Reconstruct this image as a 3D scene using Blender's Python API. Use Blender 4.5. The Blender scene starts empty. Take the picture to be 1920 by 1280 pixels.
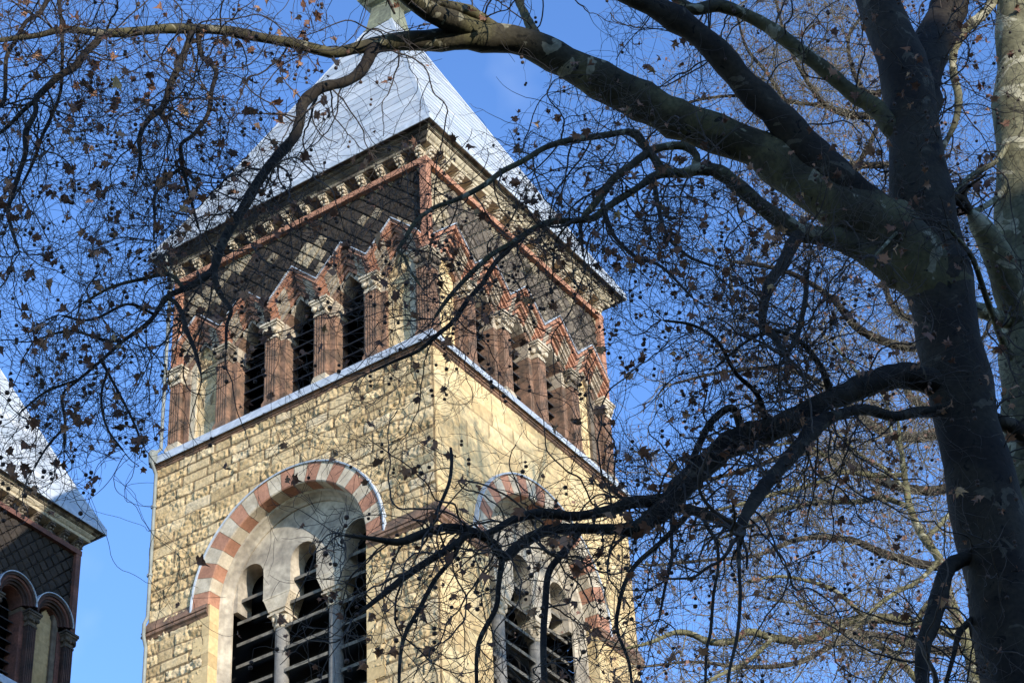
import bpy, math, random
import numpy as np
from mathutils import Vector, Matrix
R = math.radians
random.seed(7); rng = np.random.default_rng(11)
SC = bpy.context.scene
col = SC.collection

# ------------------------------------------------------------------ camera
ZL = 37.35                                   # height of the tower's zinc ledge above ground
CAM = np.array([26.482, -37.857, ZL - 35.749])
YAW, PIT, ROL = R(-32.512), R(37.606), R(-3.175)
FPX = 4391.84                                # focal length in pixels of a 1920 px wide frame
def cam_axes():
    cy, sy, cp, sp = math.cos(YAW), math.sin(YAW), math.cos(PIT), math.sin(PIT)
    f = np.array([sy*cp, cy*cp, sp]); r = np.array([cy, -sy, 0.0]); u = np.cross(r, f)
    c, s = math.cos(ROL), math.sin(ROL)
    return c*r + s*u, -s*r + c*u, f
CR, CU, CF = cam_axes()
cd = bpy.data.cameras.new('camera'); co = bpy.data.objects.new('camera', cd); col.objects.link(co)
cd.sensor_fit = 'HORIZONTAL'; cd.sensor_width = 36; cd.lens = FPX*36/1920
cd.clip_start = .1; cd.clip_end = 3000
M = Matrix(((CR[0], CU[0], -CF[0], CAM[0]), (CR[1], CU[1], -CF[1], CAM[1]), (CR[2], CU[2], -CF[2], CAM[2]), (0, 0, 0, 1)))
co.matrix_world = M; SC.camera = co

# ------------------------------------------------------------------ light
SUN = Vector((1.0, -.46, .30)).normalized()
EL = math.asin(SUN.z); AZ = math.atan2(SUN.x, SUN.y)
w = bpy.data.worlds.new("World"); SC.world = w; w.use_nodes = True
nt = w.node_tree; nt.nodes.clear()
sky = nt.nodes.new('ShaderNodeTexSky'); sky.sky_type = 'NISHITA'; sky.sun_disc = False
sky.sun_elevation = EL; sky.sun_rotation = AZ
sky.air_density = .7; sky.dust_density = 0; sky.ozone_density = 1.5
hs = nt.nodes.new('ShaderNodeHueSaturation'); hs.inputs['Saturation'].default_value = 1.18; hs.inputs['Value'].default_value = 2.2; hs.inputs['Hue'].default_value = .509
bg = nt.nodes.new('ShaderNodeBackground'); bg.inputs['Strength'].default_value = .15
wo = nt.nodes.new('ShaderNodeOutputWorld')
tc = nt.nodes.new('ShaderNodeTexCoord'); cn = nt.nodes.new('ShaderNodeTexNoise')
cn.inputs['Scale'].default_value = 5.0; cn.inputs['Detail'].default_value = 5; cn.inputs['Roughness'].default_value = .6
cr_ = nt.nodes.new('ShaderNodeMapRange'); cr_.inputs['From Min'].default_value = .62; cr_.inputs['From Max'].default_value = .95
cr_.inputs['To Max'].default_value = .5
mx = nt.nodes.new('ShaderNodeMix'); mx.data_type = 'RGBA'; mx.inputs['B'].default_value = (4.6, 5.4, 7.0, 1)
nt.links.new(tc.outputs['Generated'], cn.inputs['Vector']); nt.links.new(cn.outputs['Fac'], cr_.inputs['Value'])
nt.links.new(sky.outputs[0], hs.inputs['Color']); nt.links.new(hs.outputs[0], mx.inputs['A'])
nt.links.new(cr_.outputs[0], mx.inputs['Factor']); nt.links.new(mx.outputs['Result'], bg.inputs[0]); nt.links.new(bg.outputs[0], wo.inputs[0])
sl = bpy.data.lights.new('sun', 'SUN'); sl.energy = 4.6; sl.angle = R(.5); sl.color = (1, .95, .86)
so = bpy.data.objects.new('sun', sl); col.objects.link(so)
so.rotation_euler = SUN.to_track_quat('Z', 'Y').to_euler(); so.location = (60, -40, 60)
SC.view_settings.view_transform = 'Standard'; SC.view_settings.look = 'None'
SC.view_settings.exposure = 0.48; SC.view_settings.gamma = 1

# ------------------------------------------------------------------ materials
def mat(name, c1, c2=None, scale=4.0, rough=.85, bump=.0, bscale=20., tone=None, fine=None, metal=0.0, contrast=(.35, .65), zband=None):
    m = bpy.data.materials.new(name); m.use_nodes = True; n = m.node_tree; b = n.nodes['Principled BSDF']
    b.inputs['Roughness'].default_value = rough; b.inputs['Metallic'].default_value = metal
    b.inputs['Specular IOR Level'].default_value = .3
    t = n.nodes.new('ShaderNodeTexCoord')
    out = None
    if c2 is None: c2 = tuple(x*.75 for x in c1)
    no = n.nodes.new('ShaderNodeTexNoise'); no.inputs['Scale'].default_value = scale; no.inputs['Detail'].default_value = 6
    n.links.new(t.outputs['Object'], no.inputs['Vector'])
    mr = n.nodes.new('ShaderNodeMapRange'); mr.inputs[1].default_value = contrast[0]; mr.inputs[2].default_value = contrast[1]
    n.links.new(no.outputs['Fac'], mr.inputs[0])
    mixn = n.nodes.new('ShaderNodeMix'); mixn.data_type = 'RGBA'
    mixn.inputs['A'].default_value = (*c1, 1); mixn.inputs['B'].default_value = (*c2, 1)
    n.links.new(mr.outputs[0], mixn.inputs['Factor']); out = mixn.outputs['Result']
    if tone:                                                  # per-stone colour, stored on the faces
        a = n.nodes.new('ShaderNodeAttribute'); a.attribute_name = 'tone'
        cr = n.nodes.new('ShaderNodeValToRGB'); cr.color_ramp.interpolation = 'LINEAR'
        while len(cr.color_ramp.elements) < len(tone): cr.color_ramp.elements.new(.5)
        for i, (p, c) in enumerate(tone):
            cr.color_ramp.elements[i].position = p; cr.color_ramp.elements[i].color = (*c, 1)
        n.links.new(a.outputs['Fac'], cr.inputs[0])
        m2 = n.nodes.new('ShaderNodeMix'); m2.data_type = 'RGBA'; m2.blend_type = 'MULTIPLY'; m2.inputs['Factor'].default_value = 1
        n.links.new(out, m2.inputs['A']); n.links.new(cr.outputs[0], m2.inputs['B']); out = m2.outputs['Result']
    if fine:
        f = n.nodes.new('ShaderNodeTexNoise'); f.inputs['Scale'].default_value = fine[0]; f.inputs['Detail'].default_value = 4
        n.links.new(t.outputs['Object'], f.inputs['Vector'])
        fr = n.nodes.new('ShaderNodeMapRange'); fr.inputs[1].default_value = .3; fr.inputs[2].default_value = .7
        fr.inputs[3].default_value = 1-fine[1]; fr.inputs[4].default_value = 1+fine[1]*.6
        n.links.new(f.outputs['Fac'], fr.inputs[0])
        m3 = n.nodes.new('ShaderNodeVectorMath'); m3.operation = 'SCALE'
        n.links.new(out, m3.inputs[0]); n.links.new(fr.outputs[0], m3.inputs['Scale']); out = m3.outputs[0]
    n.links.new(out, b.inputs['Base Color'])
    if bump:
        bn = n.nodes.new('ShaderNodeTexNoise'); bn.inputs['Scale'].default_value = bscale; bn.inputs['Detail'].default_value = 5
        n.links.new(t.outputs['Object'], bn.inputs['Vector'])
        bp = n.nodes.new('ShaderNodeBump'); bp.inputs['Strength'].default_value = bump; bp.inputs['Distance'].default_value = .03
        n.links.new(bn.outputs['Fac'], bp.inputs['Height']); n.links.new(bp.outputs[0], b.inputs['Normal'])
    return m

MT = {}
MT['ashlar'] = mat('sandstone ashlar', (1, .98, .94), (.78, .72, .62), 1.6, .9, .5, 22,
    tone=[(0, (.25, .175, .095)), (.10, (.47, .335, .175)), (.5, (.60, .44, .24)), (.8, (.66, .50, .29)), (1, (.58, .47, .32))], fine=(14, .25), contrast=(.42, .75))
MT['smooth'] = mat('dressed sandstone', (1, .98, .95), (.86, .80, .70), 1.0, .88, .12, 40,
    tone=[(0, (.40, .285, .145)), (.10, (.52, .375, .19)), (.5, (.62, .455, .235)), (1, (.70, .54, .30))], fine=(9, .2), contrast=(.42, .7))
MT['cream'] = mat('cream stone', (.60, .50, .36), (.40, .32, .22), 2.6, .85, .12, 30, fine=(16, .15))
MT['tympanum'] = mat('stained tympanum stone', (.50, .42, .31), (.27, .225, .17), 1.3, .88, .15, 25, fine=(7, .28), contrast=(.40, .66))  # blotches are stains that also imitate shading and branch shadows
MT['gablecream'] = mat('greyed cream stone', (.45, .37, .265), (.26, .20, .145), 3.5, .88, .2, 30, fine=(20, .25))
MT['dirty'] = mat('weathered cream stone', (.36, .29, .20), (.10, .075, .055), 3.0, .9, .3, 25, fine=(14, .35), contrast=(.4, .6))
MT['soot'] = mat('sooty cornice stone', (.14, .108, .075), (.035, .028, .023), 1.6, .9, .25, 25, fine=(10, .4), contrast=(.36, .6))  # sooty on the cornice; on the twin's belfry it paints in shade
MT['red'] = mat('red sandstone', (.46, .22, .13), (.32, .15, .09), 2.5, .85, .12, 35, fine=(18, .18))
MT['sootred'] = mat('blackened red sandstone', (.085, .045, .035), (.035, .024, .02), 2.5, .9, .2, 30, fine=(14, .3))  # twin only: the shadow lying on it is put into the colour
MT['darkred'] = mat('darkened red sandstone', (.20, .085, .06), (.10, .05, .04), 2.0, .9, .2, 30, fine=(14, .3))  # twin only: red stone darkened to imitate shade
MT['redbrown'] = mat('weathered red sandstone', (.27, .150, .092), (.10, .067, .046), 3.0, .88, .2, 30, fine=(14, .3))
MT['dark'] = mat('blackened bossed stone', (.9, .9, .9), (.6, .6, .6), 3, .95, .5, 28,
    tone=[(0, (.036, .027, .020)), (.3, (.055, .041, .030)), (.55, (.10, .075, .052)), (.75, (.40, .31, .20)), (1, (.50, .40, .26))], fine=(22, .4))
MT['brownstone'] = mat('brown bossed stone', (.95, .95, .95), (.6, .6, .6), 3, .95, .5, 28,
    tone=[(0, (.115, .090, .068)), (.5, (.19, .150, .110)), (.75, (.30, .24, .16)), (1, (.60, .47, .29))], fine=(22, .4))
MT['mortar'] = mat('light mortar', (.50, .42, .30), (.36, .30, .2), 5, .95)
MT['darkmortar'] = mat('dark mortar', (.16, .125, .09), (.09, .07, .05), 5, .95)
MT['zinc'] = mat('zinc sheet', (.52, .525, .52), (.42, .45, .47), 1.2, .5, .06, 6, tone=[(0, (.80, .81, .82)), (1, (1.06, 1.05, 1.03))], fine=(3, .10), metal=.1)
MT['zincplain'] = mat('zinc flashing', (.50, .53, .56), (.36, .39, .42), 3.5, .5, metal=.1, fine=(8, .15))
MT['copper'] = mat('weathered copper', (.22, .22, .14), (.13, .13, .09), 2, .7, fine=(10, .3))
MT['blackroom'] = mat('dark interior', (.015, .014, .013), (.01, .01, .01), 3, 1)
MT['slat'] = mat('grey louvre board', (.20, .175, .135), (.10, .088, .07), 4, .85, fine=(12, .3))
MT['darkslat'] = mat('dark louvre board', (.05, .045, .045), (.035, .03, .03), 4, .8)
MT['column'] = mat('grey granite', (.22, .20, .17), (.16, .145, .125), 9, .7, fine=(40, .2))
MT['frieze'] = mat('slate grey frieze', (.27, .30, .36), (.17, .19, .24), 2, .7)
MT['dirtylight'] = mat('lightly stained cream stone', (.58, .48, .33), (.22, .17, .12), 2.2, .88, .2, 25, fine=(12, .3), contrast=(.52, .75))
MT['pipe'] = mat('painted downpipe', (.26, .265, .23), (.17, .175, .155), 3, .6)

# ------------------------------------------------------------------ mesh helpers
class MB:
    def __init__(s): s.v = []; s.f = []; s.m = []; s.t = []
    def add(s, vs, fs, mi=0, tone=.5):
        o = len(s.v); s.v.extend([tuple(map(float, q)) for q in vs])
        for f in fs: s.f.append([o+i for i in f]); s.m.append(mi); s.t.append(tone)
    def box(s, x0, x1, y0, y1, z0, z1, mi=0, tone=.5):
        s.add([(x0, y0, z0), (x1, y0, z0), (x1, y1, z0), (x0, y1, z0), (x0, y0, z1), (x1, y0, z1), (x1, y1, z1), (x0, y1, z1)],
              [(0, 3, 2, 1), (4, 5, 6, 7), (0, 1, 5, 4), (1, 2, 6, 5), (2, 3, 7, 6), (3, 0, 4, 7)], mi, tone)
    def prism(s, pts, y0, y1, mi=0, tone=.5):
        """polygon in x,z extruded from y0 (front) to y1 (back)"""
        n = len(pts)
        s.add([(x, y0, z) for x, z in pts]+[(x, y1, z) for x, z in pts],
              [tuple(range(n)), tuple(range(2*n-1, n-1, -1))]+[(i, i+n, (i+1) % n+n, (i+1) % n) for i in range(n)], mi, tone)
    def strip(s, rows, mi=0, tone=.5, closed=False):
        """rows: list of equal length point lists joined into quads"""
        n = len(rows[0]); vs = [p for r in rows for p in r]; fs = []
        for i in range(len(rows)-1):
            for j in range(n if closed else n-1):
                a = i*n+j; b = i*n+(j+1) % n; fs.append((a, b, b+n, a+n))
        s.add(vs, fs, mi, tone)
    def cyl(s, cx, cy, zs, rs, n=16, mi=0):
        rows = [[(cx+r*math.cos(2*math.pi*k/n), cy+r*math.sin(2*math.pi*k/n), z) for k in range(n)] for z, r in zip(zs, rs)]
        s.strip(rows, mi, closed=True)
    def ball(s, c, r, mi=0, n=8):
        rows = []
        for i in range(n+1):
            a = math.pi*i/n; rows.append([(c[0]+r[0]*math.sin(a)*math.cos(2*math.pi*k/12), c[1]+r[1]*math.sin(a)*math.sin(2*math.pi*k/12), c[2]-r[2]*math.cos(a)) for k in range(12)])
        s.strip(rows, mi, closed=True)
    def build(s, name, mats, parent=None, smooth=False):
        me = bpy.data.meshes.new(name); me.from_pydata(s.v, [], s.f)
        for m in (mats if isinstance(mats, (list, tuple)) else [mats]): me.materials.append(MT[m] if isinstance(m, str) else m)
        me.polygons.foreach_set('material_index', s.m)
        if smooth: me.polygons.foreach_set('use_smooth', [True]*len(s.f))
        a = me.attributes.new('tone', 'FLOAT', 'FACE'); a.data.foreach_set('value', s.t)
        me.update()
        o = bpy.data.objects.new(name, me); col.objects.link(o)
        if parent: o.parent = parent
        return o
def np_mesh(name, V, F, mats, parent=None, tone=None, smooth=False, mi=None):
    me = bpy.data.meshes.new(name); V = np.asarray(V, np.float32); F = np.asarray(F, np.int32); k = F.shape[1]
    me.vertices.add(len(V)); me.vertices.foreach_set('co', V.ravel())
    me.loops.add(F.size); me.loops.foreach_set('vertex_index', F.ravel())
    me.polygons.add(len(F)); me.polygons.foreach_set('loop_start', np.arange(0, F.size, k, dtype=np.int32))
    me.polygons.foreach_set('loop_total', np.full(len(F), k, np.int32))
    for m in (mats if isinstance(mats, (list, tuple)) else [mats]): me.materials.append(MT[m] if isinstance(m, str) else m)
    if mi is not None: me.polygons.foreach_set('material_index', np.asarray(mi, np.int32))
    if tone is not None:
        a = me.attributes.new('tone', 'FLOAT', 'FACE'); a.data.foreach_set('value', np.asarray(tone, np.float32))
    if smooth: me.polygons.foreach_set('use_smooth', np.ones(len(F), bool))
    me.update(calc_edges=True)
    o = bpy.data.objects.new(name, me); col.objects.link(o)
    if parent: o.parent = parent
    return o
def empty(name, loc, label=None, cat=None, group=None):
    o = bpy.data.objects.new(name, None); o.location = loc; col.objects.link(o); o.empty_display_size = .5
    if label: o['label'] = label; o['category'] = cat
    if group: o['group'] = group
    return o
def turned(o, k, parent=None):
    """copy of a face-0 part on tower side k"""
    c = o.copy(); col.objects.link(c); c.parent = parent or o.parent
    c.rotation_euler = (0, 0, k*math.pi/2); return c

def vnoise(x, y, s, seed):
    g = np.random.default_rng(seed).random((257, 257)); x = x*s; y = y*s
    xi = np.floor(x).astype(int); yi = np.floor(y).astype(int); fx = x-xi; fy = y-yi
    fx = fx*fx*(3-2*fx); fy = fy*fy*(3-2*fy); a = lambda i, j: g[(xi+i) % 257, (yi+j) % 257]
    return (a(0, 0)*(1-fx)+a(1, 0)*fx)*(1-fy)+(a(0, 1)*(1-fx)+a(1, 1)*fx)*fy-.5

# ------------------------------------------------------------------ the tower (local frame: centre 0,0; side 0 faces -Y at y=-H)
H = 4.5
def ashlar(name, x0, x1, z0, z1, base, amp, mats, parent, seed, step=.045, holes=None, courses=(.27, .42), lens=(.35, .95), rough=1.0, curve=True, tones=None):
    """rock-faced ashlar: a fine sheet whose relief is the blocks themselves"""
    g = np.random.default_rng(seed)
    nx = max(2, int((x1-x0)/step)); nz = max(2, int((z1-z0)/step))
    xs = np.linspace(x0, x1, nx+1); zs = np.linspace(z0, z1, nz+1)
    X, Z = np.meshgrid(xs, zs, indexing='ij')
    ed = np.full(X.shape, 9.0); tone = np.zeros(X.shape); lift = np.zeros(X.shape); ru = np.zeros(X.shape)
    z = z0
    while z < z1-.05:
        h = g.uniform(*courses); zt = min(z+h, z1); 
        if z1-zt < .15: zt = z1
        ja = np.searchsorted(zs, z-1e-6); jb = np.searchsorted(zs, zt-1e-6)+(1 if zt == z1 else 0)
        cuts = [x0]
        while cuts[-1] < x1-.3: cuts.append(min(x1, cuts[-1]+g.uniform(*lens)))
        cuts[-1] = x1
        for a, b in zip(cuts[:-1], cuts[1:]):
            ia = np.searchsorted(xs, a-1e-6); ib = np.searchsorted(xs, b-1e-6)+(1 if b == x1 else 0)
            sl = (slice(ia, ib), slice(ja, jb)); xx, zz = X[sl], Z[sl]
            if xx.size == 0: continue
            ed[sl] = np.minimum(np.minimum(xx-a, b-xx) if True else 9, np.minimum(zz-z, zt-zz))
            t = g.random(); tone[sl] = .15+.8*t if g.random() > .06 else .03
            lift[sl] = g.uniform(-.3, .5); ru[sl] = g.choice([.25, .6, 1.0, 1.25], p=[.25, .25, .3, .2])
        z = zt
    n1 = .6*vnoise(X, Z, 4, seed)+.8*vnoise(X+40, Z, 10, seed+1)+.9*vnoise(X, Z+30, 21, seed+2)
    e = np.clip((ed+.012)/.05, 0, 1)
    out = base+amp*(e*(.7+lift*.5)+e*rough*ru*n1*1.3)
    if holes is not None:
        pass
    V = np.stack([X, -H-out, Z+0], -1).reshape(-1, 3)
    i, j = np.meshgrid(np.arange(nx), np.arange(nz), indexing='ij'); a = i*(nz+1)+j
    F = np.stack([a, a+nz+1, a+nz+2, a+1], -1).reshape(-1, 4)
    T = np.where(np.minimum(ed[:-1, :-1], ed[1:, 1:]) < (.010 if amp > .03 else .007), 0, np.maximum(tone[:-1, :-1], .11)).reshape(-1)
    if holes is not None:
        cx = (X[:-1, :-1]+X[1:, 1:]).reshape(-1)/2; cz = (Z[:-1, :-1]+Z[1:, 1:]).reshape(-1)/2
        k = ~holes(cx, cz); F = F[k]; T = T[k]
    if tones: T = tones[0]+T*(tones[1]-tones[0])
    return np_mesh(name, V, F, mats, parent, tone=T)

def ring_profile(mb, prof, mi=0, tone=.5):
    """square ring round the tower: prof = [(out, z)...]"""
    rows = []
    for o, z in prof:
        h = H+o; rows.append([(-h, -h, ZL+z), (h, -h, ZL+z), (h, h, ZL+z), (-h, h, ZL+z)])
    if isinstance(mi, int): mb.strip(rows, mi, tone, closed=True)
    else:
        for k in range(4): mb.strip([[r[k], r[(k+1) % 4]] for r in rows], mi[k], tone)

AR, ARI = 2.98, 2.45           # big arch radii
AZC = -5.05                    # springing height
def in_arch(r):
    def f(x, z):
        z = z-ZL
        return ((z < AZC) & (np.abs(x) < r)) | ((z >= AZC) & (x**2+(z-AZC)**2 < r*r))
    return f

def arch_rows(prof, a0, a1, n):
    """sweep prof [(radius, out)] round the arch"""
    rows = []
    for r, o in prof:
        rows.append([(r*math.cos(a), -H-o, ZL+AZC+r*math.sin(a)) for a in np.linspace(a0, a1, n)])
    return rows

def build_lower(tower):
    ZB = -11.5
    hole = in_arch(2.6)
    a = ashlar('rough_wall', -H, H, ZL+ZB, ZL-.12, 0, .052, 'ashlar', tower, 3, holes=hole, courses=(.28, .36), step=.03)
    b = ashlar('smooth_wall', -H, H, ZL+ZB, ZL-.12, 0, .024, 'smooth', tower, 5, step=.034, holes=hole, courses=(.34, .46), lens=(.5, 1.1), rough=.35)
    b.rotation_euler = (0, 0, math.pi/2)
    turned(a, 2); turned(b, 3)
    m = MB(); h = H-.02
    m.box(-h, h, -h, h, 0, ZL+ZB+.01); m.build('shaft_wall', 'smooth', tower)
    # closing rubble core behind the faces with the four recesses left free
    m = MB(); c = 3.15
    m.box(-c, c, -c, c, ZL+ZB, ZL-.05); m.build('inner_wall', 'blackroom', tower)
    for k in range(4):
        m = MB()
        # voussoirs
        nv = 21
        for i in range(nv):
            a0 = math.pi*i/nv; a1 = math.pi*(i+1)/nv; g = .0018
            mi = 0 if i % 2 == 0 else 1
            rows = arch_rows([(AR, -.05), (AR, .085), (ARI+.03, .085), (ARI, .06), (ARI-.02, -.30)], a0+g, a1-g, 5)
            m.strip(rows, mi)
        # jambs below the springing
        for s in (-1, 1):
            z = AZC; kk = 0
            while z > ZB:
                hgt = .36 if kk % 2 else .5; ww = .22 if kk % 2 else .5
                zt, zb = ZL+z, ZL+max(ZB, z-hgt)+.006
                x0, x1 = s*(ARI-.02), s*(ARI+ww)
                m.box(min(x0, x1), max(x0, x1), -H-(.045 if k%2==0 else .02), -H+.30, zb, zt, 2, random.random()); z -= hgt; kk += 1
        o = m.build('arch_ring', ['red', 'cream', 'smooth'], tower); o.rotation_euler = (0, 0, k*math.pi/2)
        m = MB()   # zinc hood over the arch
        m.strip(arch_rows([(AR+.005, .04), (AR+.005, .12), (AR+.045, .13), (AR+.065, .02), (AR+.065, -.05)], -.02, math.pi+.02, 49), 0)
        o = m.build('arch_hood', 'zincplain', tower); o.rotation_euler = (0, 0, k*math.pi/2)
        m = MB()   # hollow-moulded inner order
        m.strip(arch_rows([(ARI-.02, -.30), (ARI-.07, -.33), (ARI-.10, -.42), (ARI-.15, -.5), (ARI-.22, -.56), (ARI-.22, -.62)], 0, math.pi, 41), 0)
        for s in (-1, 1):
            rows = [[(s*(ARI-d), -H-o_, ZL+AZC), (s*(ARI-d), -H-o_, ZL+ZB)] for d, o_ in [(.02, -.30), (.07, -.33), (.10, -.42), (.15, -.5), (.22, -.56), (.22, -.62)]]
            m.strip(rows, 0)
        o = m.build('arch_moulding', 'tympanum', tower, smooth=False); o.rotation_euler = (0, 0, k*math.pi/2)
        # tympanum plate with three round-headed lights
        LC = [-1.68, 0, 1.68]; hw = .41; zs = -4.28; zb = -5.1; yo = -.60; yb = -1.15
        m = MB(); rr = ARI-.2
        def col_line(x, zlow):
            zz = AZC+math.sqrt(max(0, rr*rr-x*x)); return zz
        xs = np.linspace(-rr, rr, 101); 
        def low(x):
            for c_ in LC:
                if abs(x-c_) < hw: return zs+math.sqrt(max(0, hw*hw-(x-c_)**2))
            return zb
        xl = sorted(set(list(np.round(xs, 4))+[c_+s_*hw*q for c_ in LC for s_ in (-1, 1) for q in (.9999, 1.0001, .97, .9, .75, .5, .25)]+LC))
        up = [(x, col_line(x, 0)) for x in xl]; lo = [(x, low(x)) for x in xl]
        for (a_, b_), (c_, d_) in zip(zip(up[:-1], up[1:]), zip(lo[:-1], lo[1:])):
            if abs(a_[0]-b_[0]) < 1e-5: continue
            m.add([(a_[0], -H-yo, ZL+a_[1]), (b_[0], -H-yo, ZL+b_[1]), (d_[0], -H-yo, ZL+max(d_[1], zb)), (c_[0], -H-yo, ZL+max(c_[1], zb))], [(0, 3, 2, 1)])
        for (c_, d_) in zip(lo[:-1], lo[1:]):
            m.add([(c_[0], -H-yo, ZL+c_[1]), (d_[0], -H-yo, ZL+d_[1]), (d_[0], -H-yb, ZL+d_[1]), (c_[0], -H-yb, ZL+c_[1])], [(0, 1, 2, 3)])
        o = m.build('tympanum', 'tympanum', tower); o.rotation_euler = (0, 0, k*math.pi/2)
        # columns with capital and tapered impost
        for c_ in (-.84, .84):
            m = MB(); y = -H-yo+.26
            m.cyl(c_, y, [ZL-11.4, ZL-11.3, ZL-11.25, ZL-5.95], [.24, .24, .19, .18], 18, 0)
            cobj = m.build('column', 'column', tower, smooth=True); cobj.rotation_euler = (0, 0, k*math.pi/2)
            m = MB()
            m.cyl(c_, y, [ZL-5.97, ZL-5.94, ZL-5.90, ZL-5.88], [.19, .215, .215, .185], 18, 0)
            m.cyl(c_, y, [ZL-5.88, ZL-5.75, ZL-5.66, ZL-5.62], [.185, .21, .27, .3], 8, 0)
            for q in range(8):
                an = q*math.pi/4+.2; m.ball((c_+.235*math.cos(an), y+.235*math.sin(an), ZL-5.72), (.05, .05, .1), 0, 5)
            m.box(c_-.27, c_+.27, y-.27, y+.27, ZL-5.63, ZL-5.585)
            rows = []
            for zz, ww, ff in [(-5.585, .235, .2), (-5.50, .245, .22), (-5.49, .27, .25), (-5.45, .27, .25), (-5.44, .28, .24), (-5.12, .41, .26), (-5.10, .43, .27), (-5.06, .43, .27)]:
                rows.append([(c_-ww, y-ff, ZL+zz), (c_+ww, y-ff, ZL+zz), (c_+ww, y+.3, ZL+zz), (c_-ww, y+.3, ZL+zz)])
            m.strip(rows, 0, closed=True)
            for i in range(5):                     # carved studs on the flanks of the impost
                for j in range(5):
                    for s in (-1, 1):
                        t = (j+.5)/5; zz = -5.42+.28*t; ww = .29+.115*t
                        m.ball((c_+s*ww, y-.2+.09*i+(.04 if j % 2 else 0), ZL+zz), (.012, .022, .02), 0, 3)
            q = m.build('capital', 'cream', cobj)
        for ci, c_ in enumerate(LC):
            m = MB(); z = -4.55
            while z > ZB+.3:
                hw2 = hw-.02 if z > zb else .66
                if z <= zb and ci != 1: hw2 = .62
                xa, xb = max(-2.2, c_-hw2), min(2.2, c_+hw2)
                y0 = -H+.74
                m.add([(xa, y0, ZL+z-.13), (xb, y0, ZL+z-.13), (xb, y0+.42, ZL+z+.17), (xa, y0+.42, ZL+z+.17),
                       (xa, y0, ZL+z-.22), (xb, y0, ZL+z-.22), (xb, y0+.42, ZL+z+.11), (xa, y0+.42, ZL+z+.11)],
                      [(0, 1, 2, 3), (7, 6, 5, 4), (0, 4, 5, 1), (1, 5, 6, 2), (2, 6, 7, 3), (3, 7, 4, 0)])
                z -= .62
            o = m.build('louvres', 'slat', tower); o.rotation_euler = (0, 0, k*math.pi/2)
        # red string course on both sides of the arch
        prof = [(-.05, -4.78), (0.01, -4.80), (.12, -5.11), (.13, -5.15), (.10, -5.17), (.13, -5.22), (.13, -5.27), (.08, -5.31), (.05, -5.37), (-.05, -5.39)]
        for s in (-1, 1):
            m = MB(); e1 = ARI+.03
            rows = []
            for o_, z in prof:
                h = H+o_
                rows.append([(s*h, -h, ZL+z), (s*e1, -h, ZL+z)] if s < 0 else [(s*e1, -h, ZL+z), (s*h, -h, ZL+z)])
            m.strip(rows, 0)
            m.add([r_[1 if s < 0 else 0] for r_ in rows], [tuple(range(len(rows))) if s > 0 else tuple(reversed(range(len(rows))))])
            o = m.build('string_course', 'redbrown', tower); o.rotation_euler = (0, 0, k*math.pi/2)
    # belt ledge: stone mouldings and zinc weathering
    m = MB()
    ring_profile(m, [(.13, 0), (.13, -.04), (.09, -.05), (.09, -.09), (.06, -.10), (.075, -.125), (.06, -.16), (.02, -.19), (-.03, -.2)])
    m.build('belt_moulding', 'redbrown', tower)
    m = MB()
    ring_profile(m, [(.13, -.005), (.17, -.03), (.175, .0), (.165, .015), (.03, .34), (-.14, .38), (-.55, .42)])
    for k in range(4):                             # seams of the zinc sheets
        ck, sk = [(1, 0), (0, 1), (-1, 0), (0, -1)][k]
        for x in np.arange(-3.9, 4.3, 1.3):
            pts = []
            for o_, z in [(.175, .005), (.165, .022), (.03, .345)]:
                for dx in (-.012, .012):
                    lx, ly = x+dx, -(H+o_+.004); pts.append((lx*ck-ly*sk, lx*sk+ly*ck, ZL+z+.008))
            m.add(pts, [(0, 1, 3, 2), (2, 3, 5, 4)])
    m.build('ledge_flashing', 'zincplain', tower)

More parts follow.
